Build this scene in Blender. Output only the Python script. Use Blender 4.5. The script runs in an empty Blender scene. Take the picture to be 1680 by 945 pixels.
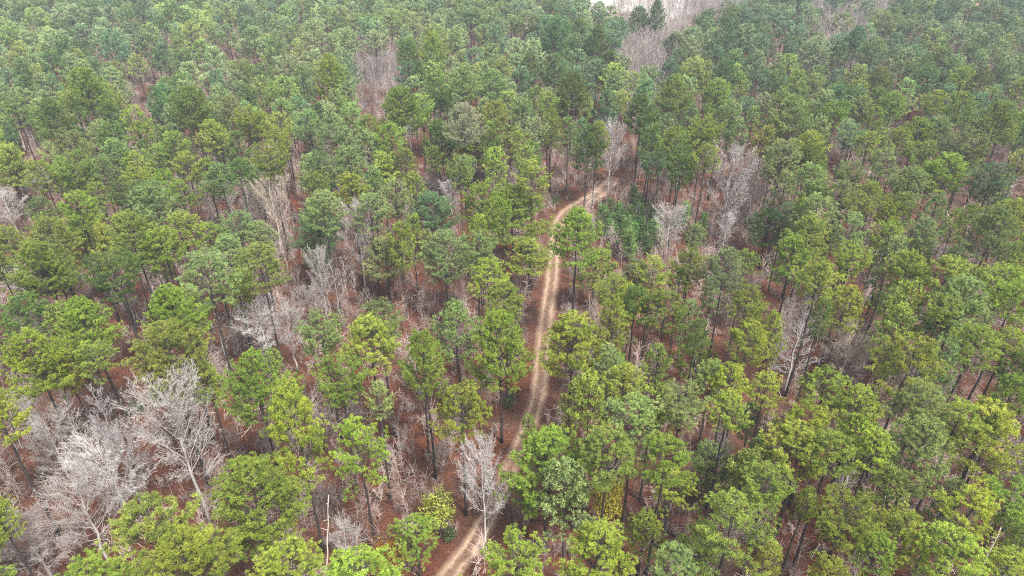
import bpy, math, random
import numpy as np
from mathutils import Vector, Matrix

R = math.radians
scene = bpy.context.scene
COL = scene.collection
rng = np.random.default_rng(7)
random.seed(7)

# ------------------------------------------------------------------ camera
CAM_Z, PITCH, FPX = 62.0, R(31.5), 1120.0
cam_d = bpy.data.cameras.new("camera")
cam_d.sensor_width = 36.0
cam_d.lens = 36.0 * FPX / 1680.0
cam_d.clip_start, cam_d.clip_end = 0.5, 6000
cam = bpy.data.objects.new("camera", cam_d)
COL.objects.link(cam)
cam.location = (0, 0, CAM_Z)
cam.rotation_euler = (math.pi / 2 - PITCH, 0, 0)
scene.camera = cam

CP, SP = math.cos(PITCH), math.sin(PITCH)

def ray(px, py):
    a, b = (px - 840) / FPX, (472.5 - py) / FPX
    return np.array([a, b * SP + CP, b * CP - SP])

def at(px, py, z=0.0):
    d = ray(px, py)
    t = (z - CAM_Z) / d[2]
    return np.array([d[0] * t, d[1] * t, z])

def depth_of(p):
    return p[1] * CP - (p[2] - CAM_Z) * SP

def proj(p):
    dz = p[2] - CAM_Z
    dep = p[1] * CP - dz * SP
    up = p[1] * SP + dz * CP
    return 840 + FPX * p[0] / dep, 472.5 - FPX * up / dep

# ------------------------------------------------------------------ node helpers
def new_mat(name):
    m = bpy.data.materials.new(name)
    m.use_nodes = True
    nt = m.node_tree
    nt.nodes.clear()
    out = nt.nodes.new("ShaderNodeOutputMaterial")
    return m, nt, out

def N(nt, typ, **kw):
    n = nt.nodes.new(typ)
    for k, v in kw.items():
        if k.startswith("i_"):
            n.inputs[int(k[2:])].default_value = v
        else:
            setattr(n, k, v)
    return n

def L(nt, a, b):
    nt.links.new(a, b)

def noise(nt, vec, scale, detail=4, rough=0.6):
    n = N(nt, "ShaderNodeTexNoise")
    n.inputs["Scale"].default_value = scale
    n.inputs["Detail"].default_value = detail
    n.inputs["Roughness"].default_value = rough
    L(nt, vec, n.inputs["Vector"])
    return n.outputs["Fac"]

def ramp(nt, fac, stops):
    n = N(nt, "ShaderNodeValToRGB")
    e = n.color_ramp.elements
    while len(e) < len(stops):
        e.new(0.5)
    for el, (p, c) in zip(e, stops):
        el.position = p
        el.color = (*c, 1) if len(c) == 3 else c
    L(nt, fac, n.inputs[0])
    return n.outputs[0]

def mixc(nt, fac, a, b, blend="MIX"):
    n = N(nt, "ShaderNodeMix", data_type="RGBA", blend_type=blend)
    for s, v in ((n.inputs[0], fac), (n.inputs[6], a), (n.inputs[7], b)):
        if hasattr(v, "is_output"):
            L(nt, v, s)
        else:
            s.default_value = v if not isinstance(v, tuple) else (*v, 1)
    return n.outputs[2]

def math_n(nt, op, a, b=0.0, c=0.0, clamp=False):
    n = N(nt, "ShaderNodeMath", operation=op, use_clamp=clamp)
    for s, v in zip(n.inputs, (a, b, c)):
        if hasattr(v, "is_output"):
            L(nt, v, s)
        else:
            s.default_value = v
    return n.outputs[0]

# ------------------------------------------------------------------ materials
def needle_mat(name, instanced):
    m, nt, out = new_mat(name)
    if instanced:
        a = N(nt, "ShaderNodeAttribute", attribute_type="INSTANCER", attribute_name="tint")
        base = a.outputs["Color"]
    else:
        base = N(nt, "ShaderNodeObjectInfo").outputs["Color"]
    tone = N(nt, "ShaderNodeAttribute", attribute_type="GEOMETRY", attribute_name="tone")
    t = tone.outputs["Fac"]
    v = math_n(nt, "MULTIPLY_ADD", t, 1.1, 0.6)
    hsv = N(nt, "ShaderNodeHueSaturation")
    L(nt, base, hsv.inputs["Color"])
    L(nt, v, hsv.inputs["Value"])
    L(nt, math_n(nt, "MULTIPLY_ADD", t, -0.022, 0.511), hsv.inputs["Hue"])
    col = hsv.outputs["Color"]
    p = N(nt, "ShaderNodeBsdfPrincipled")
    p.inputs["Roughness"].default_value = 0.5
    p.inputs["Specular IOR Level"].default_value = 0.3
    L(nt, col, p.inputs["Base Color"])
    tr = N(nt, "ShaderNodeBsdfTranslucent")
    L(nt, col, tr.inputs["Color"])
    mx = N(nt, "ShaderNodeMixShader")
    mx.inputs[0].default_value = 0.28
    L(nt, p.outputs[0], mx.inputs[1])
    L(nt, tr.outputs[0], mx.inputs[2])
    L(nt, mx.outputs[0], out.inputs["Surface"])
    return m

def wood_mat(name, c1, c2, instanced=False, objcol=False, scale=3.0):
    m, nt, out = new_mat(name)
    tc = N(nt, "ShaderNodeTexCoord")
    mp = N(nt, "ShaderNodeMapping")
    mp.inputs["Scale"].default_value = (scale, scale, scale * 0.35)
    L(nt, tc.outputs["Object"], mp.inputs[0])
    f = noise(nt, mp.outputs[0], 2.0, 5, 0.65)
    col = ramp(nt, f, [(0.3, c1), (0.7, c2)])
    if objcol:
        oc = N(nt, "ShaderNodeObjectInfo").outputs["Color"]
        col = mixc(nt, 1.0, col, oc, "MULTIPLY")
    if instanced:
        oc = N(nt, "ShaderNodeAttribute", attribute_type="INSTANCER", attribute_name="tint").outputs["Color"]
        col = mixc(nt, 1.0, col, oc, "MULTIPLY")
    p = N(nt, "ShaderNodeBsdfPrincipled")
    p.inputs["Roughness"].default_value = 0.85
    p.inputs["Specular IOR Level"].default_value = 0.2
    L(nt, col, p.inputs["Base Color"])
    L(nt, p.outputs[0], out.inputs["Surface"])
    return m

M_NEEDLE = needle_mat("pine needles", False)
M_NEEDLE_I = needle_mat("pine needles of the far forest", True)
M_BARK = wood_mat("pine bark", (0.018, 0.015, 0.014), (0.062, 0.050, 0.046))
M_LIMB = wood_mat("pine limb bark", (0.03, 0.025, 0.022), (0.085, 0.07, 0.062))
M_PALE = wood_mat("pale bare bark", (0.33, 0.315, 0.305), (0.56, 0.54, 0.53), objcol=True, scale=1.5)
M_PALE_I = wood_mat("grey thicket bark", (0.40, 0.36, 0.34), (0.60, 0.56, 0.54), instanced=True, scale=1.5)
M_TWIG_I = wood_mat("undergrowth twigs", (0.40, 0.36, 0.34), (0.62, 0.56, 0.53), instanced=True, scale=1.5)
M_SNAG = wood_mat("weathered dead wood", (0.42, 0.37, 0.31), (0.62, 0.57, 0.5), scale=2)

def litter_color(nt):
    g = N(nt, "ShaderNodeNewGeometry")
    v = g.outputs["Position"]
    fine = noise(nt, v, 3.2, 6, 0.75)
    mid = noise(nt, v, 0.45, 5, 0.65)
    big = noise(nt, v, 0.07, 4, 0.55)
    c = ramp(nt, fine, [(0.28, (0.020, 0.011, 0.008)), (0.45, (0.064, 0.026, 0.016)), (0.58, (0.118, 0.050, 0.030)), (0.76, (0.25, 0.14, 0.092))])
    warm = ramp(nt, mid, [(0.35, (0.42, 0.36, 0.34)), (0.65, (1.28, 0.98, 0.80))])
    c = mixc(nt, 1.0, c, warm, "MULTIPLY")
    grey = mixc(nt, fine, (0.04, 0.026, 0.020), (0.15, 0.10, 0.08))
    f = math_n(nt, "MULTIPLY_ADD", big, 2.2, -0.75, clamp=True)
    c = mixc(nt, math_n(nt, "MULTIPLY", f, 0.6), c, grey)
    return v, c, fine

def mk_ground():
    m, nt, out = new_mat("leaf litter")
    v, c, fine = litter_color(nt)
    p = N(nt, "ShaderNodeBsdfPrincipled")
    p.inputs["Roughness"].default_value = 0.95
    p.inputs["Specular IOR Level"].default_value = 0.1
    L(nt, c, p.inputs["Base Color"])
    b = N(nt, "ShaderNodeBump")
    b.inputs["Strength"].default_value = 0.8
    b.inputs["Distance"].default_value = 0.15
    L(nt, fine, b.inputs["Height"])
    L(nt, b.outputs[0], p.inputs["Normal"])
    L(nt, p.outputs[0], out.inputs["Surface"])
    return m

def mk_road():
    m, nt, out = new_mat("packed sandy dirt")
    v, lit, fine = litter_color(nt)
    uv = N(nt, "ShaderNodeUVMap", uv_map="across")
    sep = N(nt, "ShaderNodeSeparateXYZ")
    L(nt, uv.outputs[0], sep.inputs[0])
    u = sep.outputs[0]                                   # -1 .. 1 across
    n1 = noise(nt, v, 0.6, 5, 0.6)
    n2 = noise(nt, v, 2.5, 5, 0.7)
    n3 = noise(nt, v, 0.14, 3, 0.5)
    wob = math_n(nt, "MULTIPLY_ADD", n1, 0.5, -0.25)
    uu = math_n(nt, "ADD", u, wob)
    au = math_n(nt, "ABSOLUTE", uu)
    sand = ramp(nt, n2, [(0.3, (0.09, 0.050, 0.033)), (0.5, (0.165, 0.103, 0.072)), (0.72, (0.26, 0.178, 0.128))])
    # two worn wheel ruts
    d = math_n(nt, "ABSOLUTE", math_n(nt, "SUBTRACT", au, 0.40))
    rut = math_n(nt, "SUBTRACT", 1.0, math_n(nt, "MULTIPLY", d, 4.5), clamp=True)
    rut = math_n(nt, "MULTIPLY", rut, math_n(nt, "MULTIPLY_ADD", n3, 2.6, -0.65, clamp=True))
    rut = math_n(nt, "MULTIPLY", rut, math_n(nt, "MULTIPLY_ADD", n2, 1.6, 0.1, clamp=True))
    c = mixc(nt, math_n(nt, "MULTIPLY", rut, 0.85, clamp=True), sand, (0.40, 0.29, 0.205))
    # leaf-strewn crown of the track
    mid = math_n(nt, "SUBTRACT", 1.0, math_n(nt, "MULTIPLY", au, 5.0), clamp=True)
    c = mixc(nt, math_n(nt, "MULTIPLY", mid, 0.30), c, lit)
    edge = math_n(nt, "MULTIPLY_ADD", math_n(nt, "ADD", au, math_n(nt, "MULTIPLY_ADD", n2, 0.5, -0.25)), 4.0, -2.55, clamp=True)
    far_end = math_n(nt, "MULTIPLY_ADD", math_n(nt, "ADD", sep.outputs[1], math_n(nt, "MULTIPLY_ADD", n2, 0.06, -0.03)), 16.0, -15.0, clamp=True)
    edge = math_n(nt, "MAXIMUM", edge, far_end)
    c = mixc(nt, edge, c, lit)
    p = N(nt, "ShaderNodeBsdfPrincipled")
    p.inputs["Roughness"].default_value = 0.9
    p.inputs["Specular IOR Level"].default_value = 0.15
    L(nt, c, p.inputs["Base Color"])
    b = N(nt, "ShaderNodeBump")
    b.inputs["Strength"].default_value = 0.6
    b.inputs["Distance"].default_value = 0.1
    L(nt, n2, b.inputs["Height"])
    L(nt, b.outputs[0], p.inputs["Normal"])
    L(nt, p.outputs[0], out.inputs["Surface"])
    return m

def mk_patch(name, c1, c2, sc):
    """A ground sheet whose outline dissolves raggedly into leaf litter (uv x: 0 rim, 1 centre)."""
    m, nt, out = new_mat(name)
    v, lit, fine = litter_color(nt)
    n = noise(nt, v, sc, 5, 0.65)
    n2 = noise(nt, v, sc * 0.2, 3, 0.6)
    c = mixc(nt, math_n(nt, "MULTIPLY_ADD", n, 1.8, -0.4, clamp=True), c1, c2)
    uv = N(nt, "ShaderNodeUVMap", uv_map="across")
    sep = N(nt, "ShaderNodeSeparateXYZ")
    L(nt, uv.outputs[0], sep.inputs[0])
    e = math_n(nt, "MULTIPLY_ADD", math_n(nt, "ADD", sep.outputs[0], math_n(nt, "MULTIPLY_ADD", n2, 0.8, -0.4)), 4.0, -0.6, clamp=True)
    c = mixc(nt, e, lit, c)
    p = N(nt, "ShaderNodeBsdfPrincipled")
    p.inputs["Roughness"].default_value = 0.95
    p.inputs["Specular IOR Level"].default_value = 0.1
    L(nt, c, p.inputs["Base Color"])
    L(nt, p.outputs[0], out.inputs["Surface"])
    return m

def mk_water():
    m, nt, out = new_mat("muddy puddle water")
    p = N(nt, "ShaderNodeBsdfPrincipled")
    p.inputs["Base Color"].default_value = (0.27, 0.21, 0.165, 1)
    p.inputs["Roughness"].default_value = 0.2
    p.inputs["IOR"].default_value = 1.33
    L(nt, p.outputs[0], out.inputs["Surface"])
    return m

def leaf_mat(name, c1, c2):
    m, nt, out = new_mat(name)
    tone = N(nt, "ShaderNodeAttribute", attribute_type="GEOMETRY", attribute_name="tone")
    c = mixc(nt, tone.outputs["Fac"], c1, c2)
    p = N(nt, "ShaderNodeBsdfPrincipled")
    p.inputs["Roughness"].default_value = 0.5
    L(nt, c, p.inputs["Base Color"])
    tr = N(nt, "ShaderNodeBsdfTranslucent")
    L(nt, c, tr.inputs["Color"])
    mx = N(nt, "ShaderNodeMixShader")
    mx.inputs[0].default_value = 0.35
    L(nt, p.outputs[0], mx.inputs[1])
    L(nt, tr.outputs[0], mx.inputs[2])
    L(nt, mx.outputs[0], out.inputs["Surface"])
    return m

M_GROUND, M_ROAD, M_WATER = mk_ground(), mk_road(), mk_water()
M_FIELD = mk_patch("dry straw field", (0.26, 0.245, 0.23), (0.38, 0.36, 0.34), 0.35)
M_EARTH = mk_patch("bare orange earth", (0.42, 0.24, 0.14), (0.55, 0.36, 0.24), 0.4)
M_YLEAF = leaf_mat("fresh yellow leaves", (0.30, 0.30, 0.03), (0.62, 0.52, 0.06))
M_GLEAF = leaf_mat("lime green young leaves", (0.20, 0.26, 0.03), (0.42, 0.42, 0.07))
M_OLEAF = leaf_mat("rusty orange leaves", (0.10, 0.09, 0.015), (0.33, 0.15, 0.02))
M_SHRUB = leaf_mat("evergreen shrub leaves", (0.04, 0.08, 0.02), (0.10, 0.15, 0.035))

# ------------------------------------------------------------------ mesh builder
class MB:
    def __init__(s):
        s.v, s.f, s.m, s.t, s.n = [], [], [], [], 0

    def add(s, verts, faces, mat, tone=0.5):
        o = s.n
        s.v.extend(verts)
        s.n += len(verts)
        for f in faces:
            s.f.append(tuple(i + o for i in f))
            s.m.append(mat)
            s.t.append(tone)

    def tube(s, pts, rad, sides, mat, tone=0.5, cap=True):
        pts = [np.asarray(p, float) for p in pts]
        vs, fs = [], []
        for i, p in enumerate(pts):
            d = pts[min(i + 1, len(pts) - 1)] - pts[max(i - 1, 0)]
            d = d / (np.linalg.norm(d) + 1e-9)
            a = np.array([1.0, 0, 0]) if abs(d[0]) < 0.7 else np.array([0, 1.0, 0])
            a = a - d * a.dot(d)
            a /= np.linalg.norm(a)
            b = np.cross(d, a)
            for k in range(sides):
                w = 2 * math.pi * k / sides
                vs.append(p + rad[i] * (math.cos(w) * a + math.sin(w) * b))
        for i in range(len(pts) - 1):
            for k in range(sides):
                k2 = (k + 1) % sides
                fs.append((i * sides + k, i * sides + k2, (i + 1) * sides + k2, (i + 1) * sides + k))
        if cap:
            fs.append(tuple(range(sides))[::-1])
            fs.append(tuple((len(pts) - 1) * sides + k for k in range(sides)))
        s.add(vs, fs, mat, tone)

    def mesh(s, name, mats, smooth=False):
        me = bpy.data.meshes.new(name)
        me.from_pydata([tuple(p) for p in s.v], [], s.f)
        for m in mats:
            me.materials.append(m)
        me.polygons.foreach_set("material_index", s.m)
        at_ = me.attributes.new("tone", "FLOAT", "FACE")
        at_.data.foreach_set("value", s.t)
        if smooth:
            me.polygons.foreach_set("use_smooth", [True] * len(s.f))
        me.update()
        return me

def unit(v):
    return v / (np.linalg.norm(v) + 1e-9)

def rv():
    return unit(rng.normal(size=3))

def tuft(mb, c, d, r, n, width, mat, tone):
    """A spray of needle bundles: narrow kite-shaped blades fanning out round the twig end."""
    dirs = rng.normal(size=(n, 3)) * 0.8 + d * 0.5 + np.array([0, 0, 0.25])
    dirs /= np.linalg.norm(dirs, axis=1)[:, None]
    for q in dirs:
        sd = unit(np.cross(q, rng.normal(size=3)))
        ln = r * rng.uniform(0.7, 1.15)
        w = width * rng.uniform(0.7, 1.3)
        p0 = c - q * 0.03
        mb.add([p0, c + q * ln * 0.55 + sd * w, c + q * ln, c + q * ln * 0.55 - sd * w],
               [(0, 1, 2, 3)], mat, float(np.clip(tone + rng.normal() * 0.10, 0, 1)))

def prof_dome(t):
    return math.sin(math.pi * min(1, t * 0.83 + 0.17)) ** 0.62
def prof_flat(t):
    return (0.45 + 0.75 * t) * (1 - max(0, (t - 0.62) / 0.38) ** 2.2) ** 0.5 if t < 1 else 0.05
def prof_egg(t):
    return math.sin(math.pi * min(1, (t * 0.9 + 0.1) ** 0.75)) ** 0.75
def prof_cone(t):
    return max(0.04, (1 - t) ** 0.85) * min(1, 0.6 + 2 * t)
def prof_open(t):
    return prof_dome(t) * (0.72 + 0.34 * math.sin(t * 17))

def pine_crown(prof, seed, W=6.0, H=8.0, limbs=58, subs=10, tufts=3, blades=24, tr=0.26, bw=0.017, lump=0.25, irregular=0.22, far=False):
    global rng
    rng = np.random.default_rng(seed)
    mb = MB()
    ph = rng.uniform(0, 6.28, 4)
    # upper stem inside the crown
    k = 7
    pts = [np.array([0.10 * math.sin(i * 1.3 + ph[0]), 0.10 * math.cos(i * 1.1 + ph[1]), -0.3 + (H * 0.97 + 0.3) * i / (k - 1)]) for i in range(k)]
    if not far:
        mb.tube(pts, [0.125 * (1 - 0.86 * i / (k - 1)) for i in range(k)], 5, 0)
    def stem(z):
        u = min(max((z + 0.3) / (H * 0.97 + 0.3), 0), 1) * (k - 1)
        i = min(int(u), k - 2)
        return pts[i] * (1 - (u - i)) + pts[i + 1] * (u - i)
    az = rng.uniform(0, 6.28)
    for i in range(limbs):
        te = ((i + rng.uniform(0.1, 0.9)) / limbs) ** 0.85
        az += 2.39996 + rng.normal() * 0.35
        lumpf = 1 + lump * math.sin(2 * az + ph[2] + 3 * te) * math.sin(9 * te + ph[3])
        r_end = W / 2 * prof(te) * lumpf * rng.uniform(1 - irregular, 1.06)
        z_end = te * H * rng.uniform(0.95, 1.0)
        el = R(rng.uniform(12, 30) + 34 * te)
        z0 = max(z_end - r_end * math.tan(el), -0.2 + 0.15 * te)
        p0 = stem(z0)
        ca, sa = math.cos(az), math.sin(az)
        p2 = np.array([ca * r_end, sa * r_end, z_end])
        p1 = (p0 + p2) / 2 + np.array([0, 0, -0.10 * r_end])
        def bez(u):
            return p0 * (1 - u) ** 2 + 2 * p1 * u * (1 - u) + p2 * u * u
        if not far:
            mb.tube([bez(u) for u in (0, 0.4, 0.75, 1)], [0.045, 0.032, 0.02, 0.008], 3, 0, cap=False)
        out = np.array([ca, sa, 0.0])
        ltone = rng.uniform(0.25, 0.75)
        ns = max(2, int(subs * (0.5 + 0.6 * r_end / (W / 2)) * (0.5 + 0.62 * te)))
        for j in range(ns):
            u = 0.38 + 0.62 * (j + rng.uniform(0.2, 0.9)) / ns
            q0 = bez(min(u, 1))
            a2 = az + (1 if j % 2 else -1) * rng.uniform(0.25, 1.2)
            d = unit(np.array([math.cos(a2), math.sin(a2), rng.uniform(0.05, 0.75)]))
            ln = rng.uniform(0.45, 1.05) * (1.15 - 0.35 * u)
            q1 = q0 + d * ln
            stone = ltone + rng.uniform(-0.2, 0.2)
            if not far:
                mb.tube([q0, q1], [0.015, 0.006], 3, 0, cap=False)
            for s in range(tufts):
                c = q1 + rng.normal(size=3) * np.array([0.12, 0.12, 0.07]) if s else q1 + np.array([0, 0, 0.05])
                tuft(mb, c, unit(d * 0.6 + out * 0.3 + np.array([0, 0, 0.5])), tr * rng.uniform(0.75, 1.2), blades, bw, 1, stone + rng.uniform(-0.15, 0.15))
        tuft(mb, p2, unit(out + np.array([0, 0, 0.5])), tr * 1.1, blades, bw, 1, ltone + 0.15)
    for s in range(5):
        tuft(mb, np.array([0, 0, H * 0.95]) + rng.normal(size=3) * 0.18, np.array([0, 0, 1.0]), tr * 1.1, blades, bw, 1, 0.6)
    return mb

def pine_trunk(seed, H=1.0):
    """A stem 10 m high, scaled in z per tree."""
    g = np.random.default_rng(seed)
    mb = MB()
    k = 9
    bx, by = g.uniform(-0.22, 0.22, 2)
    pts, rad = [], []
    for i in range(k):
        t = i / (k - 1)
        pts.append(np.array([bx * math.sin(t * math.pi) + 0.03 * g.normal() * (0 < i < k - 1), by * math.sin(t * math.pi) + 0.03 * g.normal() * (0 < i < k - 1), 10 * t]))
        rad.append(0.185 * (1 - 0.5 * t) + 0.06 * max(0, 1 - t * 16))
    mb.tube(pts, rad, 8, 0)
    return mb

def trunk_stubs(mb, seed, n=7):
    g = np.random.default_rng(seed + 99)
    for i in range(n):
        z = g.uniform(4.5, 9.8)
        a = g.uniform(0, 6.28)
        d = np.array([math.cos(a), math.sin(a), 0])
        p = np.array([0, 0, z])
        ln = g.uniform(0.4, 1.5)
        mb.tube([p, p + d * ln * 0.6 + np.array([0, 0, 0.06 * ln]), p + d * ln + np.array([0, 0, -0.06])], [0.028, 0.018, 0.006], 3, 0, cap=False)

# bare deciduous trees -------------------------------------------------------
def bare_tree(seed, H=14.0, W=8.0, habit="spread", prim=16, sec=6, ter=4, twig=3, wood=0, fork=0.0, r0=0.17, tw=0.016):
    g = np.random.default_rng(seed)
    tr, cr = MB(), MB()
    k = 8
    lean = g.uniform(-0.4, 0.4, 2)
    spts = [np.array([lean[0] * (i / 7) ** 2 + 0.12 * g.normal() * (i > 0), lean[1] * (i / 7) ** 2 + 0.12 * g.normal() * (i > 0), H * 0.97 * i / 7]) for i in range(k)]
    srad = [r0 * (1 - 0.93 * i / 7) + 0.02 for i in range(k)]
    tr.tube(spts, srad, 7, 0)
    def stem(z):
        u = min(max(z / (H * 0.97), 0), 1) * 7
        i = min(int(u), 6)
        return spts[i] * (1 - (u - i)) + spts[i + 1] * (u - i)
    az = g.uniform(0, 6.28)
    zb = {"spread": 0.34, "upright": 0.30, "leader": 0.22, "slender": 0.38}[habit]
    for i in range(prim):
        t = (i + g.uniform(0.1, 0.9)) / prim
        z0 = H * (zb + (0.96 - zb) * t)
        az += 2.4 + g.normal() * 0.4
        if habit == "spread":
            reach = W / 2 * (0.95 - 0.55 * t ** 2) * g.uniform(0.75, 1.08); el = R(38 + 22 * t)
        elif habit == "upright":
            reach = W / 2 * math.sin(math.pi * (0.25 + 0.68 * t)) * g.uniform(0.75, 1.08); el = R(52 + 12 * t)
        elif habit == "leader":
            reach = W / 2 * (1 - 0.85 * t) * g.uniform(0.8, 1.08); el = R(24 + 24 * t)
        else:
            reach = W / 2 * (0.9 - 0.6 * t) * g.uniform(0.7, 1.1); el = R(48)
        rise = min(reach * math.tan(el), H * 1.0 - z0)
        p0 = stem(z0)
        ca, sa = math.cos(az), math.sin(az)
        p2 = p0 + np.array([ca * reach, sa * reach, rise])
        p1 = (p0 + p2) / 2 + np.array([0, 0, -0.12 * reach]) + g.normal(size=3) * 0.06 * reach
        bez = lambda u, p0=p0, p1=p1, p2=p2: p0 * (1 - u) ** 2 + 2 * p1 * u * (1 - u) + p2 * u * u
        rb = max(0.022, 0.19 * r0 * (1.1 - 0.6 * t))
        cr.tube([bez(u) for u in (0, 0.25, 0.5, 0.75, 1)], [rb, rb * 0.8, rb * 0.6, rb * 0.4, rb * 0.18], 4, 0, cap=False)
        for j in range(sec):
            u = 0.22 + 0.78 * (j + g.uniform(0, 0.9)) / sec
            q0 = bez(u)
            a2 = az + (1 if j % 2 else -1) * g.uniform(0.3, 0.95)
            l2 = reach * g.uniform(0.28, 0.5) * (1.15 - 0.5 * u) + 0.3
            d2 = unit(np.array([math.cos(a2), math.sin(a2), math.tan(el) * 0.8 + g.uniform(-0.1, 0.5)]))
            q1 = q0 + d2 * l2 * 0.5 + g.normal(size=3) * 0.05 * l2
            q2 = q0 + d2 * l2 + np.array([0, 0, 0.1 * l2])
            cr.tube([q0, q1, q2], [rb * 0.36, rb * 0.25, tw * 0.9], 3, 0, cap=False)
            for m in range(ter):
                v = 0.25 + 0.75 * (m + g.uniform(0, 0.9)) / ter
                s0 = q0 + (q2 - q0) * v
                d3 = unit(d2 + g.normal(size=3) * 0.55 + np.array([0, 0, 0.15]))
                l3 = l2 * g.uniform(0.3, 0.55)
                s1 = s0 + d3 * l3
                cr.tube([s0, s0 + d3 * l3 * 0.5 + g.normal(size=3) * 0.03, s1], [tw * 1.2, tw, tw * 0.6], 3, 0, cap=False)
                for w in range(twig):
                    e0 = s0 + d3 * l3 * g.uniform(0.3, 1.0)
                    d4 = unit(d3 + g.normal(size=3) * 0.6)
                    cr.tube([e0, e0 + d4 * l3 * g.uniform(0.3, 0.65)], [tw * 0.85, tw * 0.45], 3, 0, cap=False)
    return tr, cr

def bush(seed, h, w, stems, br, tw=0.017):
    g = np.random.default_rng(seed)
    mb = MB()
    for i in range(stems):
        a = g.uniform(0, 6.28)
        o = np.array([g.normal() * w * 0.16, g.normal() * w * 0.16, 0])
        hh = h * g.uniform(0.5, 1.0)
        tip = o + np.array([math.cos(a) * w * 0.5 * g.uniform(0.1, 1), math.sin(a) * w * 0.5 * g.uniform(0.1, 1), hh])
        mid = (o + tip) / 2 + np.array([g.normal() * 0.1, g.normal() * 0.1, hh * 0.08])
        mb.tube([o, mid, tip], [tw * 1.6, tw * 1.2, tw * 0.6], 3, 0, cap=False)
        for j in range(br):
            u = g.uniform(0.25, 1)
            p = o + (tip - o) * u
            d = unit(np.array([g.normal(), g.normal(), 0.7 + 0.4 * g.normal()]))
            ln = hh * g.uniform(0.12, 0.34)
            mb.tube([p, p + d * ln], [tw * 0.9, tw * 0.45], 3, 0, cap=False)
    return mb

# ------------------------------------------------------------------ scene helpers
def tag(o, label=None, cat=None, group=None, kind=None):
    if label: o["label"] = label
    if cat: o["category"] = cat
    if group: o["group"] = group
    if kind: o["kind"] = kind
    return o

def link(name, data, parent=None):
    o = bpy.data.objects.new(name, data)
    COL.objects.link(o)
    if parent: o.parent = parent
    return o

def strip_mesh(name, left, right, mat, z, us=(-1, 1), cols=9):
    vs, fs, uv = [], [], []
    n = len(left)
    for i in range(n):
        for c in range(cols):
            t = c / (cols - 1)
            p = left[i] * (1 - t) + right[i] * t
            vs.append((p[0], p[1], z)); uv.append((us[0] + (us[1] - us[0]) * t, i / n))
    for i in range(n - 1):
        for c in range(cols - 1):
            a = i * cols + c
            fs.append((a, a + 1, a + cols + 1, a + cols))
    me = bpy.data.meshes.new(name)
    me.from_pydata(vs, [], fs)
    l = me.uv_layers.new(name="across")
    for lp in me.loops:
        l.data[lp.index].uv = uv[lp.vertex_index]
    me.materials.append(mat)
    return me

def smooth_path(pts, sub=8):
    p = np.array(pts, float)
    out = []
    for i in range(len(p) - 1):
        a, b, c, d = p[max(i - 1, 0)], p[i], p[i + 1], p[min(i + 2, len(p) - 1)]
        for s in range(sub):
            t = s / sub
            out.append(0.5 * (2 * b + (c - a) * t + (2 * a - 5 * b + 4 * c - d) * t * t + (3 * b - a - 3 * c + d) * t ** 3))
    out.append(p[-1])
    return np.array(out)

# ------------------------------------------------------------------ ground, road, field
me = bpy.data.meshes.new("ground")
me.from_pydata([(-900, -150, 0), (900, -150, 0), (900, 1300, 0), (-900, 1300, 0)], [], [(0, 1, 2, 3)])
me.materials.append(M_GROUND)
tag(link("ground", me), kind="structure")

ROAD_PX = [(640, 1080, 2.0), (700, 1000, 1.9), (735, 945, 1.9), (770, 900, 1.9), (800, 850, 1.9), (822, 800, 1.9), (842, 755, 1.9), (862, 715, 1.9),
           (877, 670, 2.0), (886, 630, 2.1), (889, 590, 2.1), (893, 550, 2.2), (898, 510, 2.2), (904, 470, 2.1), (908, 430, 2.1), (911, 395, 2.1),
           (916, 368, 2.3), (930, 348, 2.6), (955, 333, 3.1), (985, 316, 3.6), (1003, 298, 3.4), (1009, 290, 1.6)]
road_w = smooth_path([(*at(x, y)[:2], w) for x, y, w in ROAD_PX])
Lp, Rp = [], []
for i in range(len(road_w)):
    d = road_w[min(i + 1, len(road_w) - 1)][:2] - road_w[max(i - 1, 0)][:2]
    d /= np.linalg.norm(d)
    nrm = np.array([-d[1], d[0]])
    w = road_w[i][2] * 1.22
    Lp.append(road_w[i][:2] + nrm * w); Rp.append(road_w[i][:2] - nrm * w)
tag(link("dirt_road", strip_mesh("dirt_road", Lp, Rp, M_ROAD, 0.012, (-1.5, 1.5), 11)), kind="structure")

def patch(name, px, mat, z):
    pts = np.array([at(x, y)[:2] for x, y in px])
    pts = np.vstack([pts, pts[:1]])
    s = smooth_path(pts, 6)[:-1]
    c = s.mean(axis=0)
    vs, fs, uv = [], [], []
    rings = [1.0, 0.85, 0.65, 0.35, 0.08]
    n = len(s)
    for r in rings:
        for p in s:
            q = c + (p - c) * r
            vs.append((q[0], q[1], z)); uv.append((1 - r, 0))
    for k in range(len(rings) - 1):
        for i in range(n):
            j = (i + 1) % n
            fs.append((k * n + i, k * n + j, (k + 1) * n + j, (k + 1) * n + i))
    fs.append(tuple((len(rings) - 1) * n + i for i in range(n)))
    m = bpy.data.meshes.new(name)
    m.from_pydata(vs, [], fs)
    l = m.uv_layers.new(name="across")
    for lp in m.loops:
        l.data[lp.index].uv = uv[lp.vertex_index]
    m.materials.append(mat)
    return tag(link(name, m), kind="structure")

patch("field", [(860, -75), (1010, -95), (1180, -80), (1270, -40), (1230, 15), (1170, 45), (1130, 75), (1070, 62), (1000, 45), (930, 28), (870, 5)], M_FIELD, 0.008)
patch("bare_earth", [(1560, -30), (1660, -30), (1670, -5), (1640, 16), (1590, 14), (1560, -5)], M_EARTH, 0.008)

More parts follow.
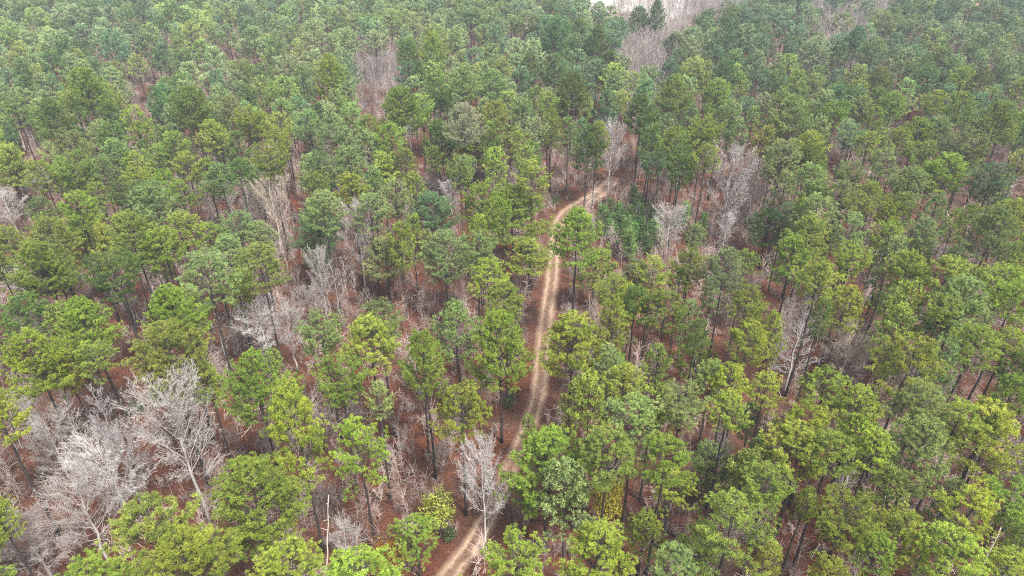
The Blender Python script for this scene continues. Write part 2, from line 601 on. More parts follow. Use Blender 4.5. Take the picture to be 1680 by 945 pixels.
# puddle
def blob_sheet(name, px, py, rx, ry, z, mat, ang=0.0, seed=1):
    g = np.random.default_rng(seed)
    c = at(px, py)
    vs = [(0, 0, 0)]
    n = 20
    for i in range(n):
        a = 2 * math.pi * i / n
        r = 1 + 0.18 * math.sin(2 * a + seed) + 0.1 * math.sin(3 * a + 2 * seed) + 0.06 * g.normal()
        vs.append((rx * r * math.cos(a), ry * r * math.sin(a), 0))
    fs = [(0, i + 1, (i + 1) % n + 1) for i in range(n)]
    m = bpy.data.meshes.new(name)
    m.from_pydata(vs, [], fs)
    m.materials.append(mat)
    o = link(name, m)
    o.location = (c[0], c[1], z)
    o.rotation_euler[2] = ang
    return o
for i, (x, y, rx, ry) in enumerate([(905.5, 416, 0.27, 1.9), (911.5, 416, 0.24, 1.6)]):
    o = blob_sheet("puddle", x, y, rx, ry, 0.018, M_WATER, 0.0, i + 1)
    tag(o, ["small wet puddle in the left wheel rut before the bend of the track", "small wet puddle in the right wheel rut before the bend of the track"][i], "puddle", "puddles on the dirt track")

# ------------------------------------------------------------------ traced trees
# crown centre x, crown top y, crown bottom y, crown width (photo pixels), colour, [foot y]
PINES = """
250 830 920 142 O|305 880 975 195 Y|152 918 960 110 G|424 767 910 175 G|-4 812 885 56 Y|0 655 715 92 L|483 895 970 107 Y|592 915 985 150 Y|704 855 922 84 G 950|852 895 965 114 Y
592 688 800 98 Y 908|420 587 715 125 G 830|487 630 790 100 Y 905|699 541 650 78 G 785|848 705 738 34 G 772|900 714 864 150 Y 903|1000 712 795 106 O|1090 720 778 86 Y|1100 772 836 70 Y 903|1168 738 815 80 S 832
1056 845 915 62 G 948|980 873 950 118 L|1109 900 965 78 S|1195 820 945 138 O|1252 770 850 82 G|1325 665 735 96 L|1300 700 788 100 Y|1362 715 790 74 G|1318 800 855 40 G|1387 818 905 110 Y
1425 708 765 68 L|1500 690 815 108 S|1605 665 785 122 L 852|1588 810 885 90 L|1656 800 870 88 G|1475 845 912 90 Y|1552 873 950 102 Y|1654 908 962 78 Y|1362 922 975 72 Y|1262 890 932 46 Y
1437 888 942 68 G|1676 862 912 60 G|48 483 550 80 D|148 490 588 112 G|55 548 645 122 Y|272 530 625 136 O|283 470 540 114 Y|342 600 662 54 Y|150 562 608 64 G|530 517 590 80 S
625 495 548 78 S|610 525 618 98 Y|690 548 640 74 G|750 495 592 88 S|555 590 678 90 G|760 640 730 92 Y 845|833 465 522 72 G|842 512 642 112 G 725|620 632 692 48 S|938 515 622 108 Y 715
1003 575 632 48 G 690|1003 488 570 62 Y|1090 480 548 80 G|1045 470 530 52 D|1143 522 560 42 D|1142 546 632 72 G 682|1025 602 666 66 Y|1165 590 652 50 S|1045 652 715 98 S|1117 632 712 78 S
1193 597 652 58 L|1195 648 706 64 L|1225 533 602 68 L|1252 612 674 64 Y|1230 660 742 48 B 770|1230 470 526 62 G|1385 470 545 64 Y|1462 472 532 64 O 555|1570 455 565 106 S|1542 485 538 52 Y
1488 553 652 116 Y|1595 535 608 82 G|1655 540 588 58 L|1665 575 650 62 G|1655 620 682 58 L|1353 610 668 74 G|1412 637 706 72 Y|1512 637 712 94 S|1570 660 722 74 Y|1268 515 595 48 Y
1660 465 526 62 Y|1625 680 708 38 G|1348 490 550 42 D|12 235 302 66 Y 355|120 250 302 66 O|168 258 302 54 S|70 265 306 56 G|218 248 280 42 L|305 250 292 52 Y|224 273 306 46 Y
272 278 316 46 Y|362 268 312 56 S|392 262 296 46 D|163 300 336 50 G|205 297 350 62 D|255 298 365 70 S|298 298 346 46 G|127 315 362 72 G|65 325 364 56 D|142 345 412 76 D 435
215 347 415 96 O|300 350 402 70 Y|268 372 436 72 G|340 368 412 62 Y|392 347 402 70 S|78 358 406 82 O|12 372 422 62 G|65 398 456 100 G|95 420 472 76 S|187 418 487 92 D
335 415 486 96 S|372 388 442 66 S|430 403 482 86 O|5 415 472 52 O|445 235 294 66 G|530 250 312 64 S|572 240 296 60 S|577 285 322 60 Y|632 240 312 50 G 342|668 243 316 48 G 342
718 195 270 62 D 322|783 218 295 90 K 302|530 313 352 72 S|607 318 382 70 S|523 340 412 82 B 470|707 317 390 90 B 425|790 300 372 72 Y|635 390 472 88 S 502|727 378 462 90 S 522|785 382 432 70 S
803 425 480 70 Y|425 365 406 48 S|840 308 395 132 Y 445|873 265 326 68 Y|945 205 325 58 D 342|950 342 428 104 G|868 395 478 82 Y 485|975 412 472 78 G 512|1070 425 476 64 L|1118 438 482 42 G
1135 408 462 62 Y|1137 367 406 34 S|1190 408 480 68 S|1226 412 452 44 G|1003 450 502 58 Y|1040 425 466 48 S|1258 345 412 80 D 440|1053 155 206 68 D|1096 163 202 48 D|1155 190 236 62 G
1110 208 262 62 G|1068 205 262 52 D|1183 175 212 56 D|1115 240 292 62 D|1072 250 292 44 B|1158 235 276 48 Y|1285 230 292 66 S|1335 235 272 56 G|1330 268 316 64 S|1392 265 302 50 S
1448 245 302 58 S|1496 273 316 62 S|1555 252 306 68 Y|1590 240 272 54 G|1625 268 332 74 B|1340 300 326 44 D|1382 298 336 48 S|1425 295 322 46 Y|1475 316 376 60 G|1530 318 392 50 S
1592 336 366 38 G|1632 340 414 94 S|1672 328 362 48 L|1345 320 372 70 S|1410 318 366 54 G|1458 330 372 44 L|1392 350 412 60 S|1322 355 426 68 G|1300 385 466 70 G|1395 402 462 64 Y
1463 365 416 54 Y|1485 413 472 68 L|1568 403 432 38 D|1557 423 476 84 Y|1643 436 492 70 Y|1340 427 492 74 Y|1510 357 396 48 S|1320 325 352 38 Y|1290 333 366 34 B|87 163 216 68 D
25 155 202 58 S|140 110 166 82 G|222 175 230 54 Y|168 198 232 48 S|315 140 206 74 G|262 142 216 50 B|350 197 246 56 Y|380 157 202 46 S|285 215 256 54 G|405 175 216 52 Y
110 215 256 66 S|190 228 263 52 S|180 165 196 42 D|660 142 202 84 G|722 132 182 52 D|763 104 152 62 S|808 114 152 48 S|690 100 142 38 D|577 170 232 58 S|605 188 236 44 Y
641 200 246 50 G|508 180 226 52 S|462 162 206 48 S|540 205 242 52 S|458 208 242 50 Y|430 183 212 38 L|810 165 196 48 G|710 52 102 48 Y|668 63 102 44 D|542 90 160 58 Y
998 85 160 62 D 195|940 117 166 62 G|1003 143 182 38 Y 188|1107 122 164 64 O|1145 98 146 46 G 172|1104 55 112 52 B 122|1192 98 143 46 B|1180 130 170 56 G|1157 20 65 44 B 86|1132 48 82 36 B 106
1048 10 48 42 B 88|1076 0 45 38 B 90|912 28 72 64 B|950 30 64 32 D|980 42 96 48 D|1016 28 78 50 B 100|911 88 126 56 S|868 86 142 42 D|900 150 182 42 G|1225 92 140 34 B 168
1236 30 85 36 B|1193 28 86 38 B|975 198 252 42 Y|905 178 236 40 G|852 215 256 38 Y|858 162 212 48 S|1407 43 82 44 B|1435 60 96 46 S|1336 120 156 48 S|1380 137 166 40 D
1445 110 150 38 L|1438 143 182 44 D|1467 152 192 46 G|1535 147 179 42 L|1607 110 176 36 D|1583 108 136 42 L|1438 175 216 38 G|1540 192 232 60 S|1300 158 222 80 S|1370 165 206 46 G
1476 208 246 50 Y|1415 157 196 42 S|1575 150 192 54 G|1640 165 216 72 O|1598 212 252 66 S|1330 218 256 62 Y|1505 192 226 48 G|1425 215 252 46 Y|1390 195 226 46 S|760 168 230 72 P
"""
YOUNG = [(985, 336, 14, 30), (998, 330, 12, 24), (1012, 334, 16, 34), (1030, 340, 16, 34), (1037, 306, 15, 40), (1048, 336, 16, 36), (1062, 334, 14, 32), (1078, 342, 16, 30),
         (1023, 360, 22, 50), (1005, 352, 16, 34), (1052, 358, 18, 36), (1038, 366, 18, 36), (1070, 362, 18, 34), (1122, 332, 16, 30), (1060, 384, 18, 34), (1150, 352, 14, 40)]
CLR = {"Y": (0.196, 0.256, 0.038), "L": (0.205, 0.262, 0.036), "G": (0.158, 0.218, 0.036), "D": (0.092, 0.150, 0.034), "O": (0.150, 0.200, 0.040),
       "S": (0.168, 0.232, 0.078), "B": (0.092, 0.165, 0.066), "K": (0.150, 0.210, 0.020), "P": (0.20, 0.235, 0.14)}
WORDS = {"Y": "yellow-green", "L": "bright lime-yellow", "G": "mid-green", "D": "dark green", "O": "olive green", "S": "pale sage-green", "B": "blue-green", "K": "mossy yellow-green", "P": "greyish pale green"}

# crown variants (built once, shared by the copies)
VAR = []
for i, (pf, kw) in enumerate([(prof_dome, dict(limbs=60)), (prof_egg, dict(limbs=64, H=9.5)), (prof_dome, dict(limbs=54, H=7.0, lump=0.4)), (prof_egg, dict(limbs=52, irregular=0.38, lump=0.4)),
                              (prof_dome, dict(limbs=46, lump=0.5, irregular=0.4)), (prof_egg, dict(limbs=58, irregular=0.3, H=9.0)), (prof_flat, dict(limbs=56, irregular=0.3, H=7.5)), (prof_dome, dict(limbs=68, H=8.5))]):
    H = kw.get("H", 8.0)
    VAR.append((pine_crown(pf, 100 + i, **kw).mesh("pine_crown", [M_LIMB, M_NEEDLE]), H))
BIG = []
for i, (pf, kw) in enumerate([(prof_dome, dict()), (prof_egg, dict(irregular=0.34)), (prof_dome, dict(lump=0.42, irregular=0.32))]):
    BIG.append((pine_crown(pf, 150 + i, W=9.0, H=9.5, limbs=96, subs=15, **kw).mesh("pine_crown", [M_LIMB, M_NEEDLE]), 9.5))
VAR_YOUNG = [pine_crown(prof_cone, 200 + i, W=3.2, H=6.0, limbs=44, subs=7, tufts=2, blades=18, tr=0.32, bw=0.024, lump=0.15).mesh("young_pine_crown", [M_LIMB, M_NEEDLE]) for i in range(3)]
TRUNKS = []
for i in range(4):
    mb = pine_trunk(300 + i)
    trunk_stubs(mb, 300 + i)
    TRUNKS.append(mb.mesh("pine_trunk", [M_BARK], True))

trees = []      # dict(root, px, py, scale_px, noun, colour) for labelling
taken = []      # (X, Y, radius) of every stem that stands
g = np.random.default_rng(11)

def place_pine(name, X, Y, h, Lc, W, color, crown_mesh, H0, W0, trunk_mesh, thick=1.0):
    root = link(name, None)
    root.location = (X, Y, 0)
    root.rotation_euler = (g.normal() * 0.012, g.normal() * 0.012, g.uniform(0, 6.28))
    t = link("trunk", trunk_mesh, root)
    t.scale = (thick, thick, (h - Lc + 0.4) / 10)
    c = link("crown", crown_mesh, root)
    c.location = (0, 0, h - Lc)
    c.scale = (W / W0, W / W0, Lc / H0)
    c.color = (*color, 1)
    return root

def jitter(c, s=0.12):
    k = 1 + g.normal() * s
    return tuple(float(np.clip(v * k * (1 + g.normal() * 0.05), 0.004, 0.4)) for v in c)

NP = 0
for tok in PINES.replace("\n", "|").split("|"):
    q = tok.split()
    if not q:
        continue
    cx, top, bot, wpx = map(float, q[:4])
    code = q[4]
    if len(q) > 5:
        Y = at(cx, float(q[5]))[1]
        d = ray(cx, top)
        h = CAM_Z + d[2] / d[1] * Y
        h = float(np.clip(h, 9, 26))
    else:
        dep0 = depth_of(at(cx, (top + bot) / 2, 15))
        h = 14.5 + 0.85 * wpx * dep0 / FPX + g.normal() * 0.7
        h = float(np.clip(h, 12, 24))
        Y = at(cx, top, h)[1]
    d = ray(cx, (top + bot) / 2)
    zc = CAM_Z + d[2] / d[1] * Y
    dep = depth_of((0, Y, zc))
    X = (cx - 840) / FPX * dep
    near = road_w[np.argmin((road_w[:, 0] - X) ** 2 + (road_w[:, 1] - Y) ** 2)]
    for _ in range(12):                      # no stem stands in the track
        if math.hypot(near[0] - X, near[1] - Y) > 2.4:
            break
        X += 0.25 if X > near[0] else -0.25
    W = wpx * dep / FPX
    V = (bot - top) * dep / FPX
    ang = math.atan2(CAM_Z - zc, Y)
    Lc = math.sqrt(max(V * V - (W * math.sin(ang)) ** 2, 0.1)) / math.cos(ang)
    W *= 1.0 if W < 5 else 0.93
    Lc = float(np.clip(Lc * 1.05, max(1.0 * W, 4.0), 0.54 * h))
    ratio = Lc / W
    pool = [2, 7, 0, 4, 6] if ratio < 1.1 else ([0, 3, 4, 7] if ratio < 1.5 else [1, 5, 3])
    k = pool[NP % len(pool)]
    m, H0 = VAR[k]
    W0 = 6.0
    if W > 7.2:
        m, H0 = BIG[NP % 3]
        W0 = 9.0
    root = place_pine("pine_tree", X, Y, h, Lc, W, jitter(tuple(v * k3 for v, k3 in zip(CLR[code], (1.10, 1.10, 0.95) if top > 430 else (1.0, 1.0, 1.0)))), m, H0, W0, TRUNKS[NP % 4], float(np.clip(0.5 + 0.085 * W, 0.6, 1.35)))
    tag(root, None, "tree", "pines of the forest")
    trees.append(dict(o=root, x=cx, y=(top + bot) / 2, w=wpx, noun="pine", look=WORDS[code]))
    taken.append((X, Y, W / 2))
    NP += 1

YOUNG += [(x + 7 * (-1) ** k, y + 9 + 5 * (k % 3), w, h) for k, (x, y, w, h) in enumerate(YOUNG[:14])]
for i, (x, y, w, hpx) in enumerate(YOUNG):
    base = at(x, y + hpx)
    dep = depth_of(base)
    W = w * dep / FPX * 1.25
    h = float(np.clip(hpx * dep / FPX / math.cos(math.atan2(CAM_Z, base[1])), 4, 9))
    root = place_pine("young_pine", base[0], base[1], h, h * 0.9, W, jitter((0.150, 0.265, 0.072)), VAR_YOUNG[i % 3], 6.0, 3.2, TRUNKS[i % 4], 0.45)
    tag(root, None, "tree", "young pines beside the bend of the track")
    trees.append(dict(o=root, x=x, y=y + hpx / 2, w=w, noun="young pine", look="deep green"))
    taken.append((base[0], base[1], W / 2))

# ------------------------------------------------------------------ bare trees
# top x, top y, foot x, foot y, crown width px, habit, tone, short phrase, full label
BARE = [
 (285, 628, 335, 858, 150, "spread", "W", "the widest bare tree bottom-left", "widest pale bare tree of the lower-left clearing, pinkish spreading crown"),
 (176, 728, 207, 862, 118, "spread", "X", "the whitest bare tree bottom-left", "whitest bare tree of the lower-left clearing, beside the widest one"),
 (112, 790, 190, 930, 125, "spread", "W", "the fan-shaped bare tree bottom-left", "fan-shaped white bare tree just left of the bottom-left pines"),
 (82, 690, 118, 812, 96, "spread", "W", "the bare tree above the bottom-left fan", "pale bare tree above the fan-shaped one in the lower-left clearing"),
 (42, 862, 90, 960, 125, "spread", "P", "the bare tree in the bottom-left corner", "pinkish grey bare tree in the very bottom-left corner of the forest"),
 (170, 622, 237, 850, 90, "leader", "G", "the tall grey-stemmed bare tree at left", "tall grey-stemmed bare tree leaning over the whitest bare tree at left"),
 (115, 638, 150, 790, 70, "leader", "W", "the narrow bare tree at left", "narrow white bare tree left of the tall grey-stemmed one"),
 (42, 645, 62, 728, 50, "upright", "W", "the small bare tree under the left edge pines", "small whitish bare tree below the big pines at the left edge"),
 (350, 518, 380, 616, 52, "slender", "W", "the thin bare tree left of the pale clump", "thin white bare tree with kinked stem left of the pale bare clump"),
 (432, 505, 440, 606, 96, "spread", "X", "the pale bare clump left of centre", "broad whitish bare crown in the gap left of centre"),
 (476, 507, 480, 612, 62, "upright", "W", "the upright bare tree of the pale clump", "upright pinkish bare tree joined to the broad whitish bare crown"),
 (500, 476, 516, 545, 54, "spread", "P", "the twiggy bare tree above the pale clump", "twiggy pinkish bare tree behind the broad whitish bare crown"),
 (204, 470, 222, 534, 36, "upright", "W", "the bare tree wedged between the left pines", "small bare tree wedged between two big pines at left"),
 (57, 278, 66, 330, 54, "spread", "W", "the round bare tree at upper left", "round pale bare tree under the leaning dark trunk at upper left"),
 (14, 318, 21, 388, 62, "upright", "W", "the bare tree at the left edge", "pale bare tree touching the left edge beside a leaning dark trunk"),
 (340, 300, 347, 376, 54, "upright", "P", "the grey bare tree over the left canopy", "grey upright bare tree, first of three in a row over the left canopy"),
 (373, 300, 379, 356, 34, "upright", "W", "the middle bare tree of the left row", "slim bare tree, middle of three in a row over the left canopy"),
 (410, 300, 413, 362, 38, "upright", "W", "the last bare tree of the left row", "pale bare tree, last of three in a row over the left canopy"),
 (32, 440, 40, 494, 56, "spread", "X", "the low bare tree at the left edge", "low white bare tree with wide arms near the left edge"),
 (133, 452, 136, 508, 40, "upright", "P", "the bare tree beside the rounded left pine", "pinkish bare tree beside the rounded dark pine at left"),
 (447, 293, 456, 425, 60, "upright", "T", "the tan bare tree left of centre", "tall tan bare tree with a twiggy crown left of centre"),
 (590, 338, 596, 485, 60, "upright", "W", "the tall white bare tree left of the track", "tall white-stemmed bare tree between the sage pines left of the track"),
 (695, 296, 698, 336, 36, "upright", "P", "the bare top above the blue-green pine", "small bare treetop rising just behind a round blue-green pine"),
 (738, 298, 742, 356, 36, "upright", "X", "the white bare tree by the mossy pine", "small white bare tree below the mossy yellow-green pine"),
 (530, 412, 529, 528, 40, "upright", "W", "the pale bare tree under the blue-green pine", "pale bare tree in front of the round blue-green pine left of centre"),
 (552, 425, 553, 535, 38, "slender", "P", "the thin bare tree under the blue-green pine", "thin pinkish bare tree right of the pale one under the blue-green pine"),
 (1003, 205, 1000, 330, 50, "upright", "W", "the bare tree at the bend", "slim bare tree with pale double stem at the bend of the track"),
 (1195, 248, 1190, 405, 86, "upright", "P", "the great grey bare tree", "great greyish bare tree with a tall oval crown right of the bend"),
 (1232, 262, 1236, 372, 44, "upright", "P", "the slim neighbour of the great bare tree", "slim grey bare tree right of the great oval-crowned one"),
 (1190, 352, 1190, 414, 38, "upright", "X", "the white bare tree before the great one", "small white bare tree in front of the great oval-crowned one"),
 (1100, 344, 1093, 424, 66, "spread", "W", "the round bare tree by the young pines", "round pale bare tree beside the thicket of young pines"),
 (1320, 478, 1290, 645, 68, "leader", "X", "the white herringbone bare tree", "tall white bare tree with herringbone branches among the right pines"),
 (1287, 488, 1270, 615, 40, "leader", "W", "the narrow twin of the herringbone tree", "narrow white bare tree left of the herringbone-branched one"),
 (1390, 545, 1378, 640, 100, "spread", "T", "the tan rounded bare tree at right", "tan bare tree with wide rounded crown right of the herringbone one"),
 (1560, 632, 1548, 672, 30, "leader", "G", "the grey bare top at right", "small grey bare treetop beside a tall leaning trunk at right"),
 (1178, 698, 1180, 756, 44, "leader", "X", "the white bare top right of the track", "small white bare treetop above a sage pine right of the track"),
 (1398, 742, 1384, 818, 42, "leader", "X", "the white bare tree over the leaf litter", "small white bare tree above a bare reddish leaf-litter opening"),
 (790, 738, 800, 910, 80, "spread", "X", "the white bare tree beside the lower track", "white bare tree with arching limbs over the lower end of the track"),
 (568, 862, 570, 935, 58, "upright", "W", "the bare shrub by the pale snag", "low white bare tree right of the pale snag at the bottom"),
 (1664, 735, 1648, 812, 52, "upright", "G", "the grey bare tree at the right edge", "grey bare tree near the right edge below a leaning trunk"),
 (1430, 438, 1421, 508, 30, "leader", "X", "the slim white bare tree at right", "slim white bare treetop in a dark gap of the right canopy"),
 (1392, 226, 1390, 272, 54, "spread", "P", "the grey round bare tree at upper right", "grey round bare tree sunk in the upper right canopy"),
 (1638, 228, 1636, 274, 54, "spread", "P", "the bare tree by the upper right edge", "greyish bare tree in the canopy near the upper right edge"),
 (230, 106, 236, 170, 38, "upright", "P", "the mauve bare tree at upper left", "mauve-grey bare tree standing in the far upper left canopy"),
 (612, 97, 616, 175, 40, "upright", "P", "the bare tree in the far central gap", "pale bare tree in the far gap left of the field"),
 (641, 88, 644, 145, 30, "upright", "P", "the thin bare tree in the far central gap", "thin mauve bare tree right of the pale one in the far gap"),
 (670, 196, 676, 250, 34, "upright", "X", "the bare tree above the central pines", "whitish forked bare tree in the canopy left of the bend"),
 (1532, 404, 1536, 446, 46, "spread", "G", "the brushy bare tree at right", "low grey brushy bare tree in a shaded gap at right"),
 (1512, 163, 1514, 196, 44, "spread", "G", "the far grey bare tree at upper right", "low grey bare tree in a shaded gap of the upper right canopy"),
 (1458, 214, 1456, 262, 30, "upright", "P", "the slim far bare tree at right", "slim grey bare tree between pale pines at upper right"),
 (1672, 258, 1668, 326, 32, "upright", "G", "the grey bare tree on the right rim", "grey bare tree cut by the right rim of the photo, upper half"),
]
TONE = {"X": (1.0, 0.99, 0.99), "W": (0.72, 0.69, 0.67), "P": (0.56, 0.51, 0.50), "T": (0.86, 0.74, 0.62), "G": (0.45, 0.43, 0.44)}
BV = {}
for hb, n in (("spread", 3), ("upright", 3), ("leader", 2), ("slender", 1)):
    BV[hb] = []
    for i in range(n):
        kw = dict(spread=dict(prim=26, sec=10, ter=5, twig=5, W=8, H=12, tw=0.0105), upright=dict(prim=28, sec=9, ter=5, twig=5, W=6, H=14, tw=0.0105),
                  leader=dict(prim=40, sec=7, ter=3, twig=3, W=6, H=15, tw=0.015), slender=dict(prim=12, sec=4, ter=3, twig=2, W=4, H=13))[hb]
        H, W = kw["H"], kw["W"]
        a, b = bare_tree(400 + 10 * len(hb) + i, habit=hb, **kw)
        BV[hb].append((a.mesh("bare_trunk", [M_PALE], True), b.mesh("bare_crown", [M_PALE]), H, W))
marks = []
for i, (tx, ty, fx, fy, w, hb, tone, phrase, label) in enumerate(BARE):
    base = at(fx, fy)
    Y = base[1]
    d = ray(tx, ty)
    h = float(np.clip(CAM_Z + d[2] / d[1] * Y, 5, 19))
    dep = depth_of((0, Y, h * 0.6))
    X = ((tx + fx) / 2 - 840) / FPX * depth_of((0, Y, h * 0.5))
    W = w * dep / FPX
    tm, cm, H0, W0 = BV[hb][i % len(BV[hb])]
    root = link("bare_tree", None)
    root.location = (X, Y, 0)
    root.rotation_euler[2] = g.uniform(0, 6.28)
    for nm, m in (("trunk", tm), ("crown", cm)):
        c = link(nm, m, root)
        c.scale = (W / W0, W / W0, h / H0)
        c.color = (*TONE[tone], 1)
    tag(root, label, "tree", "bare trees among the pines")
    marks.append((phrase, (tx + fx) / 2, ty + (fy - ty) * 0.4, w))
    taken.append((X, Y, 1.0))

# dead snags, and one half-lit trunk with its light put into the colour
def snag(name, tx, ty, fx, fy, r, label, forks=0, hmax=16):
    base = at(fx, fy)
    d = ray(tx, ty)
    h = float(np.clip(CAM_Z + d[2] / d[1] * base[1], 3, hmax))
    top = at(tx, ty, h)
    gg = np.random.default_rng(int(tx))
    mb = MB()
    v = np.array([top[0] - base[0], 0, h])
    pts = [v * t + np.array([0.05 * gg.normal(), 0.05 * gg.normal(), 0]) * (0 < t < 1) for t in np.linspace(0, 1, 7)]
    mb.tube(pts, [r * (1.15 - 0.75 * t) for t in np.linspace(0, 1, 7)], 7, 0)
    for i in range(5):
        t = gg.uniform(0.45, 0.95)
        a = gg.uniform(0, 6.28)
        p = v * t
        ln = gg.uniform(0.25, 0.8)
        mb.tube([p, p + np.array([math.cos(a) * ln, math.sin(a) * ln, ln * 0.4])], [r * 0.3, r * 0.12], 4, 0)
    root = link(name, None)
    root.location = base
    link("trunk", mb.mesh("snag_trunk", [M_SNAG], True), root)
    if forks:
        m2 = MB()
        p = v * 0.12
        e = p + np.array([-3.4, 0.4, 4.2])
        m2.tube([p, (p + e) / 2 + np.array([0.2, 0, -0.3]), e], [r * 0.8, r * 0.55, r * 0.25], 6, 0)
        e2 = p + np.array([-1.6, 0.3, 2.0])
        m2.tube([e2, e2 + np.array([-0.4, 0.2, 1.6])], [r * 0.4, r * 0.15], 5, 0)
        link("limb", m2.mesh("snag_limb", [M_SNAG], True), root)
    tag(root, label, "dead tree")
    taken.append((base[0], base[1], 0.8))
snag("pale_stem", 539, 812, 536, 950, 0.085, "thin pale dead snag standing at the bottom, left of the orange bush")
marks.append(("the pale snag at the bottom", 537, 875, 20))
snag("pale_stem", 26, 196, 42, 250, 0.22, "whitish forked dead snag in the canopy at the upper left edge", 1)
marks.append(("the forked dead snag at upper left", 32, 222, 22))
snag("pale_stem", 1642, 866, 1603, 948, 0.13, "half-lit trunk painted pale all over, leaning at the lower right, beside a lime pine")  # half-lit tree trunk; its light is put in as pale dead-wood colour
marks.append(("the pale-painted trunk at lower right", 1622, 908, 22))

# leafy trees and bushes
def leafy(seed, H, W, zlo, n, ls, matmix=None):
    gg = np.random.default_rng(seed)
    a, b = bare_tree(seed, H=H, W=W, habit="spread", prim=11, sec=4, ter=2, twig=1, r0=0.09, tw=0.010)
    lv = MB()
    for i in range(n):
        u = gg.normal(size=3); u /= np.linalg.norm(u)
        r = gg.uniform(0.45, 1.0)
        c = np.array([u[0] * W / 2 * r, u[1] * W / 2 * r, zlo + (H * 1.03 - zlo) * (0.5 + 0.5 * u[2] * r)])
        if math.sin(c[0] * 2.1 + seed) * math.sin(c[1] * 2.3 + 1) * math.sin(c[2] * 1.9) < -0.12:
            continue
        tone = gg.uniform(0, 1)
        for k in range(9):
            p = c + gg.normal(size=3) * 0.2
            e1 = unit(gg.normal(size=3) + np.array([0, 0, 0.0])) * ls
            e2 = unit(np.cross(e1, gg.normal(size=3))) * ls * 0.7
            lv.add([p - e1, p + e2, p + e1, p - e2], [(0, 1, 2, 3)], 0, float(np.clip(tone + gg.normal() * 0.15, 0, 1)))
    return a, b, lv

def place_leafy(name, tx, ty, fy, wpx, mat, label, cat, n, zlo=0.45, ls=0.11, seed=1, bark=M_LIMB):
    base = at(tx, fy)
    d = ray(tx, ty)
    h = CAM_Z + d[2] / d[1] * base[1]
    W = wpx * depth_of((0, base[1], h * 0.7)) / FPX
    a, b, lv = leafy(seed, h, W, h * zlo, n, ls)
    root = link(name, None)
    root.location = base
    link("trunk", a.mesh("leafy_trunk", [bark], True), root)
    br = link("branches", b.mesh("leafy_branches", [bark]), root)
    link("crown", lv.mesh("leafy_crown", [mat]), root)
    tag(root, label, cat)
    taken.append((base[0], base[1], W / 2))
place_leafy("yellow_leafed_tree", 990, 784, 885, 54, M_YLEAF, "small tree with bright yellow new leaves, right of the lower track", "tree", 340, 0.35, 0.13, 5)
marks.append(("the yellow-leafed tree", 990, 818, 54))
place_leafy("lime_leafed_tree", 722, 806, 884, 58, M_GLEAF, "small tree with scattered lime-yellow leaves left of the lower track", "tree", 330, 0.3, 0.11, 6)
marks.append(("the small lime-leafed tree", 722, 834, 58))
place_leafy("rusty_tree", 642, 884, 975, 62, M_OLEAF, "small bushy tree with rusty orange leaves at the bottom", "tree", 420, 0.2, 0.11, 8)
marks.append(("the rusty orange tree", 642, 912, 62))
for i, (x, y, fy, w, lab) in enumerate([(225, 660, 676, 32, "low green shrub in the reddish gap above the widest bare tree"), (885, 318, 340, 46, "low green shrub on the inner side of the track's bend"),
                                  (912, 322, 338, 24, "small green shrub touching the inner edge of the track's bend"), (262, 640, 660, 26, "small olive shrub beneath the olive pine at left"),
                                  (836, 648, 668, 20, "small olive shrub on the left verge of the track"), (736, 868, 886, 22, "low shrub on the left verge at the track's lower end")]):
    place_leafy("evergreen_shrub", x, y, fy, w, M_SHRUB, lab, "shrub", 110, 0.1, 0.09, 20 + i)

# ------------------------------------------------------------------ stuff by geometry nodes
def gn_scatter(name, pts, rots, scls, idx, tints, variants):
    """One object: points that carry rotation, scale, variant and tint; instances of the variant meshes stand on them."""
    lib = bpy.data.collections.new(name + " variants")
    for i, m in enumerate(variants):
        lib.objects.link(bpy.data.objects.new("%s_%02d" % (name, i), m))
    me = bpy.data.meshes.new(name)
    me.from_pydata([tuple(p) for p in pts], [], [])
    def attr(nm, typ, key, arr):
        a = me.attributes.new(nm, typ, "POINT")
        a.data.foreach_set(key, np.asarray(arr).ravel())
    attr("rot", "FLOAT_VECTOR", "vector", np.asarray(rots, np.float32))
    attr("scl", "FLOAT_VECTOR", "vector", np.asarray(scls, np.float32))
    attr("idx", "INT", "value", np.asarray(idx, np.int32))
    attr("tint", "FLOAT_COLOR", "color", np.c_[np.asarray(tints, np.float32), np.ones(len(pts), np.float32)])
    o = link(name, me)
    ng = bpy.data.node_groups.new(name, "GeometryNodeTree")
    ng.interface.new_socket("Geometry", in_out="INPUT", socket_type="NodeSocketGeometry")
    ng.interface.new_socket("Geometry", in_out="OUTPUT", socket_type="NodeSocketGeometry")
    gi, go = ng.nodes.new("NodeGroupInput"), ng.nodes.new("NodeGroupOutput")
    ci = ng.nodes.new("GeometryNodeCollectionInfo")
    ci.inputs["Collection"].default_value = lib
    ci.inputs["Separate Children"].default_value = True
    ci.inputs["Reset Children"].default_value = True
    ip = ng.nodes.new("GeometryNodeInstanceOnPoints")
    ip.inputs["Pick Instance"].default_value = True
    def named(nm, typ):
        n = ng.nodes.new("GeometryNodeInputNamedAttribute")
        n.data_type = typ
        n.inputs["Name"].default_value = nm
        return n.outputs[0]
    e2r = ng.nodes.new("FunctionNodeEulerToRotation")
    ng.links.new(named("rot", "FLOAT_VECTOR"), e2r.inputs[0])
    ng.links.new(gi.outputs[0], ip.inputs["Points"])
    ng.links.new(ci.outputs[0], ip.inputs["Instance"])
    ng.links.new(named("idx", "INT"), ip.inputs["Instance Index"])
    ng.links.new(e2r.outputs[0], ip.inputs["Rotation"])
    ng.links.new(named("scl", "FLOAT_VECTOR"), ip.inputs["Scale"])
    ng.links.new(ip.outputs[0], go.inputs[0])
    md = o.modifiers.new("scatter", "NODES")
    md.node_group = ng
    return o

